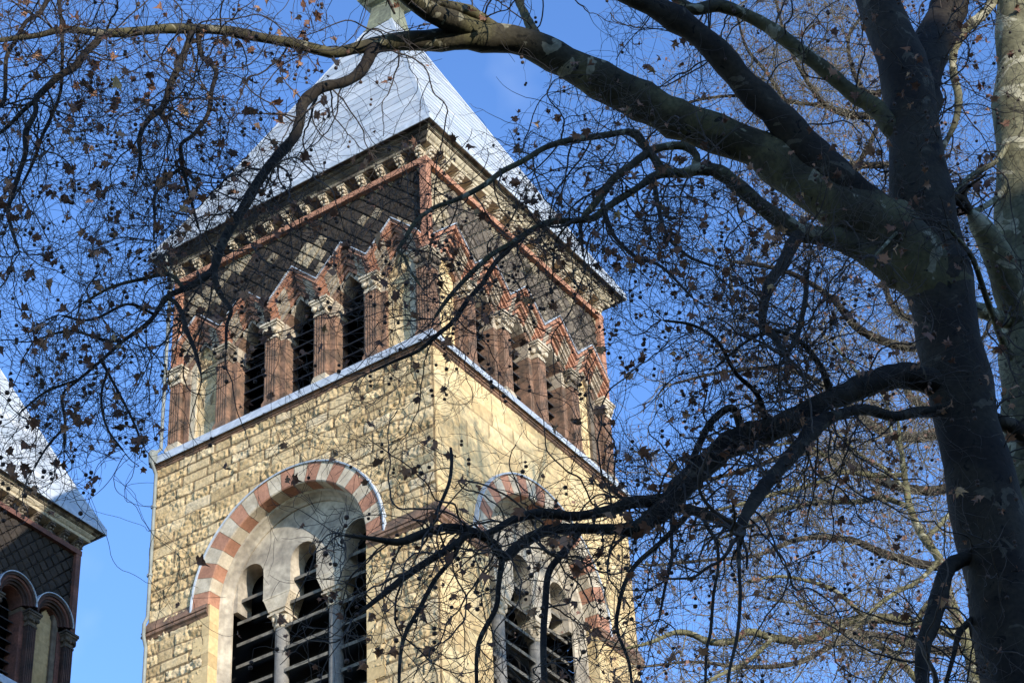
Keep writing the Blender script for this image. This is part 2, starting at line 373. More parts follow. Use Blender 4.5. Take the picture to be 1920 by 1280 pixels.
PC = [-4.15, -2.49, -.83, .83, 2.49, 4.15]         # pilaster centres
BC = [-3.32, -1.66, 0, 1.66, 3.32]                 # bay centres
WO = -.36                                          # belfry wall plane
def bossed_panel(name, tower, k, style, dark=True):
    """squared stones set on their corners"""
    m = MB(); s = .336; hd = s/math.sqrt(2); g = random.Random(40+k)
    z0, z1 = 3.3, 6.2; x0, x1 = -H+.30, H-.30
    def clipz(x):                                  # top of gable at x
        d = min(abs(x-b) for b in BC)
        return (4.50-d) if style == 'gable' else 3.28+math.sqrt(max(0, .98**2-d*d))
    nx = int(9/hd)+2
    for i in range(-nx, nx):
        for j in range(0, 16):
            cx = (i+(.5 if j % 2 else 0))*2*hd; cz = z0-.1+j*hd
            pts = [(cx, cz-hd+.012), (cx+hd-.012, cz), (cx, cz+hd-.012), (cx-hd+.012, cz)]
            # clip polygon to the panel rectangle
            def clip(poly, ax, lim, sgn):
                res = []
                for a, b in zip(poly, poly[1:]+poly[:1]):
                    ia = (a[ax]-lim)*sgn >= 0; ib = (b[ax]-lim)*sgn >= 0
                    if ia: res.append(a)
                    if ia != ib:
                        t = (lim-a[ax])/(b[ax]-a[ax]); res.append((a[0]+t*(b[0]-a[0]), a[1]+t*(b[1]-a[1])))
                return res
            for ax, lim, sgn in ((0, x0, 1), (0, x1, -1), (1, z1, -1)):
                if pts: pts = clip(pts, ax, lim, sgn)
            if len(pts) < 3: continue
            mx_ = sum(p[0] for p in pts)/len(pts); mz_ = sum(p[1] for p in pts)/len(pts)
            if mz_ < clipz(mx_)-.22: continue
            r = g.random()
            if dark:
                tone = g.random()*.32
                if style == 'gable':
                    if (-2.8 < mx_ < -1.9 and mz_ > 5.62): tone = .72+.25*r
                    if (-3.9 < mx_ < -2.8 and 5.1 < mz_ < 5.75): tone = .68+.25*r
                    if (-.1 < mx_ < .85 and 4.7 < mz_ < 5.45): tone = .75+.25*r
                    if mz_ > 6.09: tone = .7+.2*r
                    if r < .03: tone = .72
            else:
                tone = g.random()*.65
                if mx_ < -3.2 and mz_ > 4.6: tone = .8+.2*r
                if mz_ > 6.0 and r < .5: tone = .8
            pr = .085+.02*g.random(); tl = g.uniform(-.012, .012); tl2 = g.uniform(-.012, .012); n = len(pts)
            outer = [(x, -H-(WO-.02), ZL+z) for x, z in pts]
            mid = [(mx_+(x-mx_)*.97, -H-(WO+pr*.55), ZL+mz_+(z-mz_)*.97) for x, z in pts]
            inner = [(mx_+(x-mx_)*.86, -H-(WO+pr+tl*(1 if x > mx_ else -1)+tl2*(1 if z > mz_ else -1)), ZL+mz_+(z-mz_)*.86) for x, z in pts]
            m.strip([outer, mid, inner], 0, tone, closed=True)
            c = (mx_+g.uniform(-.03, .03), -H-(WO+pr+g.uniform(.0, .03)), ZL+mz_+g.uniform(-.03, .03))
            m.add(inner+[c], [(q, (q+1) % n, n) for q in range(n)], 0, tone)
    o = m.build(name, 'dark' if dark else 'brownstone', tower); o.rotation_euler = (0, 0, k*math.pi/2)

def build_belfry(tower, style):
    hwO = .50                                       # half width of an opening
    for k in range(4):
        rot = (0, 0, k*math.pi/2)
        # backing wall with pointed (or round) heads, bay by bay around each pier
        m = MB()
        for p in PC:
            l, r = p-.83, p+.83
            if p == PC[0]: l = -H+.36
            if p == PC[-1]: r = H-.36
            pts = []
            def head(b, side):                      # intrados from springing to crown
                if style == 'gable': return [(b+side*hwO, 3.12), (b, 3.12+hwO+.12)]
                return [(b+side*hwO*math.cos(a), 3.3+hwO*math.sin(a)) for a in np.linspace(0, math.pi/2, 9)]
            if p != PC[0]: left = head(p-.83, 1)
            else: left = [(l, 3.2)]
            if p != PC[-1]: right = head(p+.83, -1)
            else: right = [(r, 3.2)]
            pl_ = list(reversed(left))              # crown -> springing on the left
            poly = [(l, 6.55)]+pl_+[(left[0][0], .1), (right[0][0], .1)]+right+[(r, 6.55)]
            m.prism([(x, ZL+z) for x, z in poly], -H-WO, -H-WO+.55, 0)
        m.build('belfry_wall', 'darkmortar' if k in (0, 2) or style != 'gable' else 'mortar', tower).rotation_euler = rot
        bossed_panel('bossed_panel', tower, k, style, dark=(k in (0, 2) or style != 'gable'))  # every side of the twin is dark, imitating the shadow on it
        # blind end bays in rock-faced stone
        for b in (BC[0], BC[-1]):
            holes = (lambda x, z, b=b: (np.abs(x-b) > hwO) | (z-ZL > 3.15+(hwO+.12)-np.abs(x-b)*1.24))
            o = ashlar('blind_bay', b-hwO-.05, b+hwO+.05, ZL+.3, ZL+3.8, WO-.10, .05 if k in (0, 2) else .02,
                       'ashlar' if k in (0, 2) else 'smooth', tower, 20+k, step=.05, holes=holes, courses=(.3, .42), lens=(.3, .6),
                       rough=1 if k in (0, 2) else .4, tones=None if style == 'gable' else (.0, .06))  # twin's bays kept near the darkest tone as painted shade
            o.rotation_euler = rot
        # dressed jambs and heads of the bays
        for b in BC:
            m = MB()
            for s in (-1, 1):
                zz = .25; i = 0
                while zz < 3.1:
                    hh = [.55, .62, .48, .7, .48][i % 5]; zt = min(3.12, zz+hh)
                    x0, x1 = b+s*(hwO-.03), b+s*(hwO+.20)
                    mi = 1 if (zt > 2.6 and zz < 3.0 and style == 'gable') else 0
                    m.box(min(x0, x1), max(x0, x1), -H-WO-.035, -H-WO+.5, ZL+zz+.004, ZL+zt, mi)
                    zz = zt; i += 1
                if style == 'gable':
                    segs = [0, .36, .72, 1.0]; a0 = (b+s*(hwO-.03), 3.12); a1 = (b, 3.12+hwO+.12-.03)
                    for q in range(3):
                        t0, t1 = segs[q], segs[q+1]
                        P0 = (a0[0]+(a1[0]-a0[0])*t0, a0[1]+(a1[1]-a0[1])*t0); P1 = (a0[0]+(a1[0]-a0[0])*t1, a0[1]+(a1[1]-a0[1])*t1)
                        pts = [(P0[0], ZL+P0[1]), (P1[0], ZL+P1[1]), (P1[0]+(s*.0), ZL+P1[1]+.3), (P0[0]+s*.22, ZL+P0[1]+.14)]
                        if s > 0: pts = pts[::-1]
                        m.prism(pts, -H-WO-.035, -H-WO+.5, [0, 1, 1][q])
                else:
                    aa = np.linspace(0, math.pi/2, 7)
                    for q in range(6):
                        c0, s0, c1, s1 = math.cos(aa[q]), math.sin(aa[q]), math.cos(aa[q+1]), math.sin(aa[q+1])
                        pts = [(b+s*.47*c0, ZL+3.3+.47*s0), (b+s*.47*c1, ZL+3.3+.47*s1), (b+s*.7*c1, ZL+3.3+.7*s1), (b+s*.7*c0, ZL+3.3+.7*s0)]
                        if s > 0: pts = pts[::-1]
                        m.prism(pts, -H-WO-.035, -H-WO+.5, 0)
            m.build('bay_jamb', ['redbrown', 'gablecream'] if style == 'gable' else ['darkred', 'soot'], tower).rotation_euler = rot
        # gables or round archivolts over the bays
        for b in BC:
            m = MB()
            if style == 'gable':
                apex = 4.58
                steps = [(.00, .15, .03), (.15, .28, -.05), (.28, .36, -.09), (.36, .50, -.16), (.50, .58, -.20), (.58, .74, -.27)]
                for s in (-1, 1):
                    for si, (v0, v1, fo) in enumerate(steps):
                        cuts = [0, .30, .62, .84] if si > 0 else [0, .84]
                        for q in range(len(cuts)-1):
                            d0, d1 = cuts[q]+.001, cuts[q+1]-.001
                            if q == len(cuts)-2: d1 = .83
                            pts = [(b+s*d0, ZL+apex-d0-v0), (b+s*d1, ZL+apex-d1-v0), (b+s*d1, ZL+apex-d1-v1+.001), (b+s*d0, ZL+apex-d0-v1+.001)]
                            if s > 0: pts = pts[::-1]
                            mi = 0 if (si == 0 or q != 1) else 1
                            if si in (2, 4) and q == 0: mi = 3
                            m.prism(pts, -H-fo, -H-WO+.01, mi)
                    pts = [(b, ZL+apex+.035), (b+s*.83, ZL+apex-.83+.035), (b+s*.83, ZL+apex-.83-.002), (b, ZL+apex-.002)]
                    if s > 0: pts = pts[::-1]
                    m.prism(pts, -H-.07, -H-WO+.01, 2)
            else:
                for si, (r1, r0, fo) in enumerate([(.83, .74, -.04), (.74, .66, -.10), (.66, .58, -.16), (.58, .5, -.24)]):
                    n = 20; aa = np.linspace(0, math.pi, n+1)
                    for q in range(n):
                        c0, s0, c1, s1 = math.cos(aa[q]), math.sin(aa[q]), math.cos(aa[q+1]), math.sin(aa[q+1])
                        m.prism([(b+r0*c0, ZL+3.3+r0*s0), (b+r0*c1, ZL+3.3+r0*s1), (b+r1*c1, ZL+3.3+r1*s1), (b+r1*c0, ZL+3.3+r1*s0)], -H-fo, -H-WO+.01, 0 if si != 1 else 3)
                n = 20; aa = np.linspace(0, math.pi, n+1)
                for q in range(n):
                    c0, s0, c1, s1 = math.cos(aa[q]), math.sin(aa[q]), math.cos(aa[q+1]), math.sin(aa[q+1])
                    m.prism([(b+.832*c0, ZL+3.3+.832*s0), (b+.832*c1, ZL+3.3+.832*s1), (b+.86*c1, ZL+3.3+.86*s1), (b+.86*c0, ZL+3.3+.86*s0)], -H, -H-WO+.01, 2)
            m.build('gable_hood' if style == 'gable' else 'arch_hood', ['red', 'gablecream', 'zincplain', 'redbrown'] if style == 'gable' else ['sootred', 'soot', 'zincplain', 'darkred'], tower).rotation_euler = rot
        # fluted pilasters, copies of one
        for i, p in enumerate(PC):
            m = MB(); hw = .18; fo = -.13; bk = -.36
            n = 4; fl = []; x = -hw
            prof = [(-hw, fo)]
            wv = 2*hw/(n*2+1)
            for q in range(n):
                a = -hw+wv*(2*q+1)
                prof += [(a, fo), (a+wv*.2, fo-.03), (a+wv*.8, fo-.03), (a+wv, fo)]
            prof += [(hw, fo), (hw, bk), (-hw, bk)]
            rows = [[(x, -H-o_, ZL+z) for x, o_ in prof] for z in (.66, 1.3, 1.305, 2.0, 2.005, 2.62)]
            m.strip(rows, 0, closed=True)
            b_ = MB()
            po = m.build('pilaster', 'redbrown' if style == 'gable' else 'sootred', tower)
            m = MB()
            m.box(-hw-.05, hw+.05, -H-fo-.05, -H-bk, ZL+.3, ZL+.56); m.box(-hw-.03, hw+.03, -H-fo-.03, -H-bk, ZL+.56, ZL+.61); m.box(-hw-.015, hw+.015, -H-fo-.015, -H-bk, ZL+.61, ZL+.66)
            m.build('pilaster_base', 'sootred' if style != 'gable' else 'redbrown' if (i+k) % 3 else 'cream', po)
            m = MB()
            m.box(-hw-.02, hw+.02, -H-fo-.02, -H-bk, ZL+2.62, ZL+2.68)
            m.box(-hw-.0, hw+.0, -H-fo-.0, -H-bk, ZL+2.68, ZL+2.80)
            rows = []
            for z, e in [(2.80, 0), (2.88, .015), (2.96, .05), (3.0, .07)]:
                rows.append([(-hw-e, -H-fo-e, ZL+z), (hw+e, -H-fo-e, ZL+z), (hw+e, -H-bk, ZL+z), (-hw-e, -H-bk, ZL+z)])
            m.strip(rows, closed=True)
            for s in (-1, 1): 
                m.ball((s*(hw-.03), -H-fo-.05, ZL+2.86), (.085, .07, .085))
                m.ball((s*(hw+.03), -H-fo+.12, ZL+2.86), (.06, .085, .085))
            m.ball((0, -H-fo-.03, ZL+2.83), (.05, .05, .07))
            m.box(-hw-.09, hw+.09, -H-fo-.09, -H-bk, ZL+3.0, ZL+3.07); m.box(-hw-.12, hw+.12, -H-fo-.12, -H-bk, ZL+3.07, ZL+3.14)
            m.build('capital', ('cream' if (i+k) % 4 != 1 else 'dirty') if style == 'gable' else 'soot', po)
            c, s_ = [(1, 0), (0, 1), (-1, 0), (0, -1)][k]
            po.location = (p*c, p*s_, 0); po.rotation_euler = rot
        # louvres in the open bays
        for b in BC[1:4]:
            m = MB(); z = .75
            while z < 3.7:
                w_ = hwO-.02 if z < 3.0 else hwO-.02-(z-3.0)*.6
                y0 = -H-WO+.26
                m.add([(b-w_, y0, ZL+z-.12), (b+w_, y0, ZL+z-.12), (b+w_, y0+.36, ZL+z+.16), (b-w_, y0+.36, ZL+z+.16),
                       (b-w_, y0, ZL+z-.16), (b+w_, y0, ZL+z-.16), (b+w_, y0+.36, ZL+z+.12), (b-w_, y0+.36, ZL+z+.12)],
                      [(0, 1, 2, 3), (7, 6, 5, 4), (0, 4, 5, 1), (1, 5, 6, 2), (2, 6, 7, 3), (3, 7, 4, 0)])
                z += .36
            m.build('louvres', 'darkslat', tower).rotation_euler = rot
    # corner strips and red band framing the bossed panels
    o_ = -.13; h = H+o_
    for sx in (-1, 1):
        for sy in (-1, 1):
            m = MB()
            m.box(min(sx*h, sx*(h-.22)), max(sx*h, sx*(h-.22)), min(sy*h, sy*(h-.22)), max(sy*h, sy*(h-.22)), ZL+3.2, ZL+6.185)
            m.box(min(sx*(h-.1), sx*(h-.4)), max(sx*(h-.1), sx*(h-.4)), min(sy*(h-.1), sy*(h-.4)), max(sy*(h-.1), sy*(h-.4)), ZL+.3, ZL+3.2)
            m.build('corner_strip', 'red' if style == 'gable' else 'darkred', tower)
    m = MB(); ring_profile(m, [(-.40, 6.17), (-.115, 6.17), (-.115, 6.35), (-.60, 6.37)]); m.build('red_band', 'red' if style == 'gable' else 'darkred', tower)
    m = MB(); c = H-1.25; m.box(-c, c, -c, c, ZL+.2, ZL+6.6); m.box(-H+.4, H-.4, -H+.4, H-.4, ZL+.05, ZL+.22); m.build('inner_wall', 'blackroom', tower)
    # frieze behind the brackets, cornice, fascia
    m = MB(); ring_profile(m, [(-.42, 6.33), (-.42, 6.74)]); m.build('frieze', 'frieze', tower)
    m = MB(); ring_profile(m, [(-.6, 6.70), (.03, 6.70), (.045, 6.72), (.06, 6.76), (.03, 6.765), (.04, 6.80), (.09, 6.83)], (0, 1, 0, 1))
    ring_profile(m, [(.09, 6.83), (.155, 6.90), (.17, 6.93)], (2, 1, 2, 1)); ring_profile(m, [(.17, 6.93), (.21, 6.94), (.21, 6.955), (.235, 6.96), (.27, 7.03), (.27, 7.05), (.41, 7.05)], (2, 0, 2, 0))
    m.build('cornice', ['dirty', 'dirtylight', 'soot'], tower)
    # brackets, copies of one
    nb = 14; first = None
    for k in range(4):
        for i in range(nb):
            t = -4.17+8.34*i/(nb-1)
            if first is None:
                m = MB(); hw = .10
                prof = [(-.43, 6.36), (-.17, 6.37), (-.15, 6.43), (-.18, 6.47), (-.12, 6.50), (-.03, 6.54), (-.01, 6.60), (-.02, 6.63), (-.43, 6.63)]
                m.strip([[(-hw, -H-o_, ZL+z) for o_, z in prof], [(hw, -H-o_, ZL+z) for o_, z in prof]], closed=True)
                m.add([(-hw, -H-o_, ZL+z) for o_, z in prof], [tuple(range(len(prof)))]); m.add([(hw, -H-o_, ZL+z) for o_, z in prof], [tuple(reversed(range(len(prof))))])
                m.box(-hw-.025, hw+.025, -H-.01, -H+.45, ZL+6.63, ZL+6.702)
                for s in (-1, 1): m.ball((s*.055, -H+.09, ZL+6.47), (.045, .06, .05), 0, 5); m.ball((s*.07, -H+.02, ZL+6.56), (.035, .05, .045), 0, 5)
                m.ball((0, -H+.15, ZL+6.41), (.07, .05, .05), 0, 5); m.ball((0, -H+.0, ZL+6.57), (.03, .03, .05), 0, 4)
                first = m.build('cornice_bracket', 'cream' if style == 'gable' else 'dirty', tower); o = first
            else:
                o = first.copy(); col.objects.link(o); o.parent = tower
            c, s_ = [(1, 0), (0, 1), (-1, 0), (0, -1)][k]
            o.location = (t*c, t*s_, 0); o.rotation_euler = (0, 0, k*math.pi/2)

def build_roof(tower):
    m = MB()
    ring_profile(m, [(.38, 7.045), (.42, 7.03), (.425, 7.06), (.415, 7.215), (.40, 7.225)])
    m.build('fascia', 'zincplain', tower)
    # courses of zinc sheets, each lapping the one below
    prof = [(.40, 7.22)]; z = 7.22; o = .40
    m = MB(); g = random.Random(5)
    def inset(z):                                   # distance inside the lower wall plane
        return -.40+(z-7.22)/2.05 if z < 8.7 else -.40+1.48/2.05+(z-8.7)/2.27
    dz = .53; z = 7.22
    while z < 17.0:
        z2 = min(z+dz, 17.05)
        for k in range(4):
            c, s = [(1, 0), (0, 1), (-1, 0), (0, -1)][k]
            h0, h1 = H-inset(z)+.014, H-inset(z2)
            cuts = [-h0]; x = -h0+g.uniform(.5, 2.4)
            while x < h0-.3: cuts.append(x); x += 2.4
            cuts.append(h0)
            for a, b in zip(cuts[:-1], cuts[1:]):
                def P(x, h, zz): return (x*c+h*s, x*s-h*c, ZL+zz)
                f = lambda x: max(-h1, min(h1, x))
                ga = .006 if a > -h0 else 0
                m.add([P(a+ga, h0, z-.012), P(b-.0, h0, z-.012), P(f(b) if b < h0 else h1, h1, z2), P(f(a+ga) if a > -h0 else -h1, h1, z2)], [(0, 1, 2, 3)], 0, g.random())
                m.add([P(a, h0, z-.012), P(b, h0, z-.012), P(b, h0-.016, z-.01), P(a, h0-.016, z-.01)], [(3, 2, 1, 0)], 1, .5)
        z = z2
    for k in range(4):                              # hip cappings
        c, s = [(1, 0), (0, 1), (-1, 0), (0, -1)][k]
        a = Vector((-(H-inset(7.22)), -(H-inset(7.22)), 7.22)); b = Vector((-(H-inset(17)), -(H-inset(17)), 17))
        mid = Vector((-(H-inset(8.7)), -(H-inset(8.7)), 8.7))
        for p, q in ((a, mid), (mid, b)):
            pts = []
            for w_ in (p, q):
                pts += [(w_.x+.10, w_.y-.012, w_.z), (w_.x-.02, w_.y-.02, w_.z+.02), (w_.x-.012, w_.y+.10, w_.z)]
            m.add([(x*c-y*s, x*s+y*c, ZL+zz) for x, y, zz in pts], [(0, 3, 4, 1), (1, 4, 5, 2)], 0, .9)
    roof = m.build('roof', ['zinc', 'darkslat'], tower)
    m = MB()
    h = H-inset(17.0)
    rows = []
    for e, z in [(h+.03, 16.98), (h+.03, 17.05), (h-.02, 17.1), (h-.16, 18.1), (h-.14, 18.14), (h-.02, 18.2), (h+.06, 18.3), (h+.16, 18.36), (h+.2, 18.5), (h+.2, 18.62), (h-.1, 18.75), (.12, 20.0), (.05, 21.0), (.02, 21.02)]:
        rows.append([(-e, -e, ZL+z), (e, -e, ZL+z), (e, e, ZL+z), (-e, e, ZL+z)])
    m.strip(rows, closed=True); m.build('spire_cap', 'copper', tower)
    m = MB()                                         # round ventilator openings near the top
    for k in range(4):
        c, s = [(1, 0), (0, 1), (-1, 0), (0, -1)][k]
        for x, z in [(0, 15.2)]:
            hh = H-inset(z)
            pts = []
            for q in range(12):
                an = q*math.pi/6; lx, lz = x+.16*math.cos(an), z+.10*math.sin(an); ly = -(H-inset(lz))-.06
                pts.append((lx*c-ly*s, lx*s+ly*c, ZL+lz))
            m.add(pts, [tuple(range(12))])
    m.build('roof_vent', 'darkslat', roof)

def tube_mb(m, pts, r, n=10, mi=0):
    V, F = tube_np(np.array(pts, float), np.full(len(pts), r), n); m.add(V, F.tolist(), mi)
def tube_np(P, rad, n=6):
    P = np.asarray(P, float); T = np.gradient(P, axis=0); T /= (np.linalg.norm(T, axis=1, keepdims=True)+1e-9)
    ref = np.array([.31, .12, .94]); 
    if abs(T[0]@ref) > .9: ref = np.array([.9, .3, .1])
    N = np.zeros_like(P); nrm = ref-T[0]*(ref@T[0]); nrm /= np.linalg.norm(nrm); N[0] = nrm
    for i in range(1, len(P)):
        nrm = nrm-T[i]*(nrm@T[i]); nrm /= (np.linalg.norm(nrm)+1e-9); N[i] = nrm
    B = np.cross(T, N); a = np.arange(n)*2*math.pi/n
    V = P[:, None, :]+rad[:, None, None]*(np.cos(a)[None, :, None]*N[:, None, :]+np.sin(a)[None, :, None]*B[:, None, :])
    L = len(P); i, j = np.meshgrid(np.arange(L-1), np.arange(n), indexing='ij')
    F = np.stack([i*n+j, i*n+(j+1) % n, (i+1)*n+(j+1) % n, (i+1)*n+j], -1).reshape(-1, 4)
    return V.reshape(-1, 3), F

def downpipe(tower):
    m = MB(); x = -H-.02; y = -H-.10
    P = [(-H+.13, -H-.30, ZL+7.03), (-H+.13, -H-.30, ZL+6.85), (-H+.16, -H-.05, ZL+6.45), (-H+.14, -H+.02, ZL+6.25), (-H+.05, -H+.02, ZL+5.9), (-H+.05, -H+.02, ZL+.55),
         (-H+.03, -H-.20, ZL+.30), (-H+.03, -H-.26, ZL-.05), (-H+.06, -H-.12, ZL-.35), (-H+.06, -H-.12, ZL-4.7), (-H+.05, -H-.22, ZL-4.95), (-H+.05, -H-.22, ZL-5.3), (-H+.06, -H-.12, ZL-5.6), (-H+.06, -H-.12, ZL-30), (-H+.06, -H-.12, .3)]
    tube_mb(m, P, .05, 10)
    for z in list(np.arange(-35, 6, 2.1)):
        yy = -H+.02 if z > .5 else -H-.12
        if -6 < z < -4.4 or -.6 < z < .8: continue
        m.cyl(-H+.05, yy, [ZL+z, ZL+z+.06], [.08, .08], 10)
    m.build('downpipe', 'pipe', tower, smooth=False)
    m = MB(); m.cyl(-H-.02, -H-.2, [ZL-.02, ZL+.3, ZL+.38], [.10, .13, .1], 12); m.build('pipe_hopper', 'pipe', tower)

main = empty('church_tower', (-4.5, 4.5, 0), 'tall yellow sandstone church tower with pointed gables over its belfry and a steep zinc roof', 'church tower')
build_lower(main); build_belfry(main, 'gable'); build_roof(main); downpipe(main)
twin = empty('church_tower', (-4.5-20.35, 4.5, 0), 'blackened twin church tower with round belfry arches at the left edge of the photo', 'church tower')
for o in list(main.children):                       # the shaft and roof of the twin share the meshes
    n = o.name.split('.')[0]
    if n in ('rough_wall', 'smooth_wall', 'shaft_wall', 'belt_moulding', 'ledge_flashing', 'arch_ring', 'arch_moulding', 'tympanum', 'string_course', 'fascia', 'roof', 'spire_cap') or (n == 'inner_wall' and o.data.vertices[4].co.z < ZL+3) or (n == 'arch_hood') or n == 'column' or (n == 'louvres' and o.data.materials[0].name.startswith('grey')):
        c = o.copy(); col.objects.link(c); c.parent = twin
        for ch in o.children:
            d = ch.copy(); col.objects.link(d); d.parent = c
build_belfry(twin, 'arch')  # dark tones here stand in for the main tower's shadow

# ground
m = MB(); m.add([(-1500, -1500, 0), (1500, -1500, 0), (1500, 1500, 0), (-1500, 1500, 0)], [(0, 1, 2, 3)])
g_ = m.build('ground', mat('park grass', (.030, .038, .016), (.04, .036, .024), .5)); g_['kind'] = 'structure'

# ------------------------------------------------------------------ trees
def barkmat(name, olive, brown, pale, palef):
    m = bpy.data.materials.new(name); m.use_nodes = True; n = m.node_tree; b = n.nodes['Principled BSDF']
    b.inputs['Roughness'].default_value = .85; b.inputs['Specular IOR Level'].default_value = .2
    t = n.nodes.new('ShaderNodeTexCoord')
    def noise(sc, det, dist=0):
        x = n.nodes.new('ShaderNodeTexNoise'); x.inputs['Scale'].default_value = sc; x.inputs['Detail'].default_value = det; x.inputs['Distortion'].default_value = dist
        n.links.new(t.outputs['Object'], x.inputs['Vector']); return x
    def step(src, a, b_):
        x = n.nodes.new('ShaderNodeMapRange'); x.inputs[1].default_value = a; x.inputs[2].default_value = b_; n.links.new(src, x.inputs[0]); return x.outputs[0]
    def mixc(f, A, B):
        x = n.nodes.new('ShaderNodeMix'); x.data_type = 'RGBA'; n.links.new(f, x.inputs['Factor'])
        for k, v in (('A', A), ('B', B)):
            if isinstance(v, tuple): x.inputs[k].default_value = (*v, 1)
            else: n.links.new(v, x.inputs[k])
        return x.outputs['Result']
    c = mixc(step(noise(2.2, 5, .6).outputs['Fac'], .42, .58), olive, brown)
    c = mixc(step(noise(3.1, 3, 1.2).outputs['Fac'], palef, palef+.015), c, pale)          # flaked plates of plane bark
    c = mixc(step(noise(9, 3, 1.0).outputs['Fac'], .655, .67), c, tuple(x*.45 for x in brown))
    f = noise(26, 4); fr = n.nodes.new('ShaderNodeMapRange'); fr.inputs[1].default_value = .3; fr.inputs[2].default_value = .7; fr.inputs[3].default_value = .7; fr.inputs[4].default_value = 1.25
    n.links.new(f.outputs['Fac'], fr.inputs[0]); v = n.nodes.new('ShaderNodeVectorMath'); v.operation = 'SCALE'
    n.links.new(c, v.inputs[0]); n.links.new(fr.outputs[0], v.inputs['Scale']); n.links.new(v.outputs[0], b.inputs['Base Color'])
    bp = n.nodes.new('ShaderNodeBump'); bp.inputs['Strength'].default_value = .5; bp.inputs['Distance'].default_value = .02
    n.links.new(noise(14, 6, .5).outputs['Fac'], bp.inputs['Height']); n.links.new(bp.outputs[0], b.inputs['Normal'])
    return m
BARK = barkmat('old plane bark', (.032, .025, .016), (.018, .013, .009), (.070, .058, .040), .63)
BARKY_LIT = barkmat('olive plane bark', (.085, .074, .035), (.042, .035, .021), (.20, .18, .12), .61)  # paler than the trunk, partly to imitate sun on these limbs
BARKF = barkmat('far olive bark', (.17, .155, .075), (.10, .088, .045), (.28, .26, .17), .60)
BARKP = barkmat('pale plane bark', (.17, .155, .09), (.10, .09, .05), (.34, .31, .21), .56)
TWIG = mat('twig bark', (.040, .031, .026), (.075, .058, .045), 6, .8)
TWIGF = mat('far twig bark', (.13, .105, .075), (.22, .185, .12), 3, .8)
def leafmat(name, cols):
    m = bpy.data.materials.new(name); m.use_nodes = True; n = m.node_tree; b = n.nodes['Principled BSDF']; b.inputs['Roughness'].default_value = .7
    a = n.nodes.new('ShaderNodeAttribute'); a.attribute_name = 'tone'; cr = n.nodes.new('ShaderNodeValToRGB')
    while len(cr.color_ramp.elements) < len(cols): cr.color_ramp.elements.new(.5)
    for i, c in enumerate(cols): cr.color_ramp.elements[i].position = i/(len(cols)-1); cr.color_ramp.elements[i].color = (*c, 1)
    n.links.new(a.outputs['Fac'], cr.inputs[0]); n.links.new(cr.outputs[0], b.inputs['Base Color'])
    tr = n.nodes.new('ShaderNodeBsdfTranslucent'); n.links.new(cr.outputs[0], tr.inputs['Color']); ms = n.nodes.new('ShaderNodeMixShader'); ms.inputs[0].default_value = .25
    n.links.new(b.outputs[0], ms.inputs[1]); n.links.new(tr.outputs[0], ms.inputs[2]); n.links.new(ms.outputs[0], n.nodes['Material Output'].inputs['Surface'])
    return m
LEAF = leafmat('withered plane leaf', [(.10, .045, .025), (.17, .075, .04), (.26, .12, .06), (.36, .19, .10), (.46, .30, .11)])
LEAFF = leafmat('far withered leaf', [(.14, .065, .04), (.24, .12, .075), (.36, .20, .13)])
BALL = mat('plane seed ball', (.09, .055, .04), (.05, .035, .028), 30, .9)

def place(px, py, D):
    """a point D metres (horizontally) from the camera spot in the direction of photo point px,py"""
    d = CF+CR*(px-960)/FPX-CU*(py-640)/FPX
    return CAM+d*(D/math.hypot(d[0], d[1]))
def topx(P):
    d = P-CAM; z = d@CF; return 960+FPX*(d@CR)/z, 640-FPX*(d@CU)/z, z
def catmull(P, step):
    P = np.asarray(P); out = []
    Q = np.vstack([2*P[0]-P[1], P, 2*P[-1]-P[-2]])
    for i in range(1, len(Q)-2):
        L = np.linalg.norm(Q[i+1][:3]-Q[i][:3]); k = max(1, int(L/step))
        for t in np.arange(k)/k:
            out.append(.5*((2*Q[i])+(-Q[i-1]+Q[i+1])*t+(2*Q[i-1]-5*Q[i]+4*Q[i+1]-Q[i+2])*t*t+(-Q[i-1]+3*Q[i]-3*Q[i+1]+Q[i+2])*t**3))
    out.append(Q[-2]); return np.array(out)
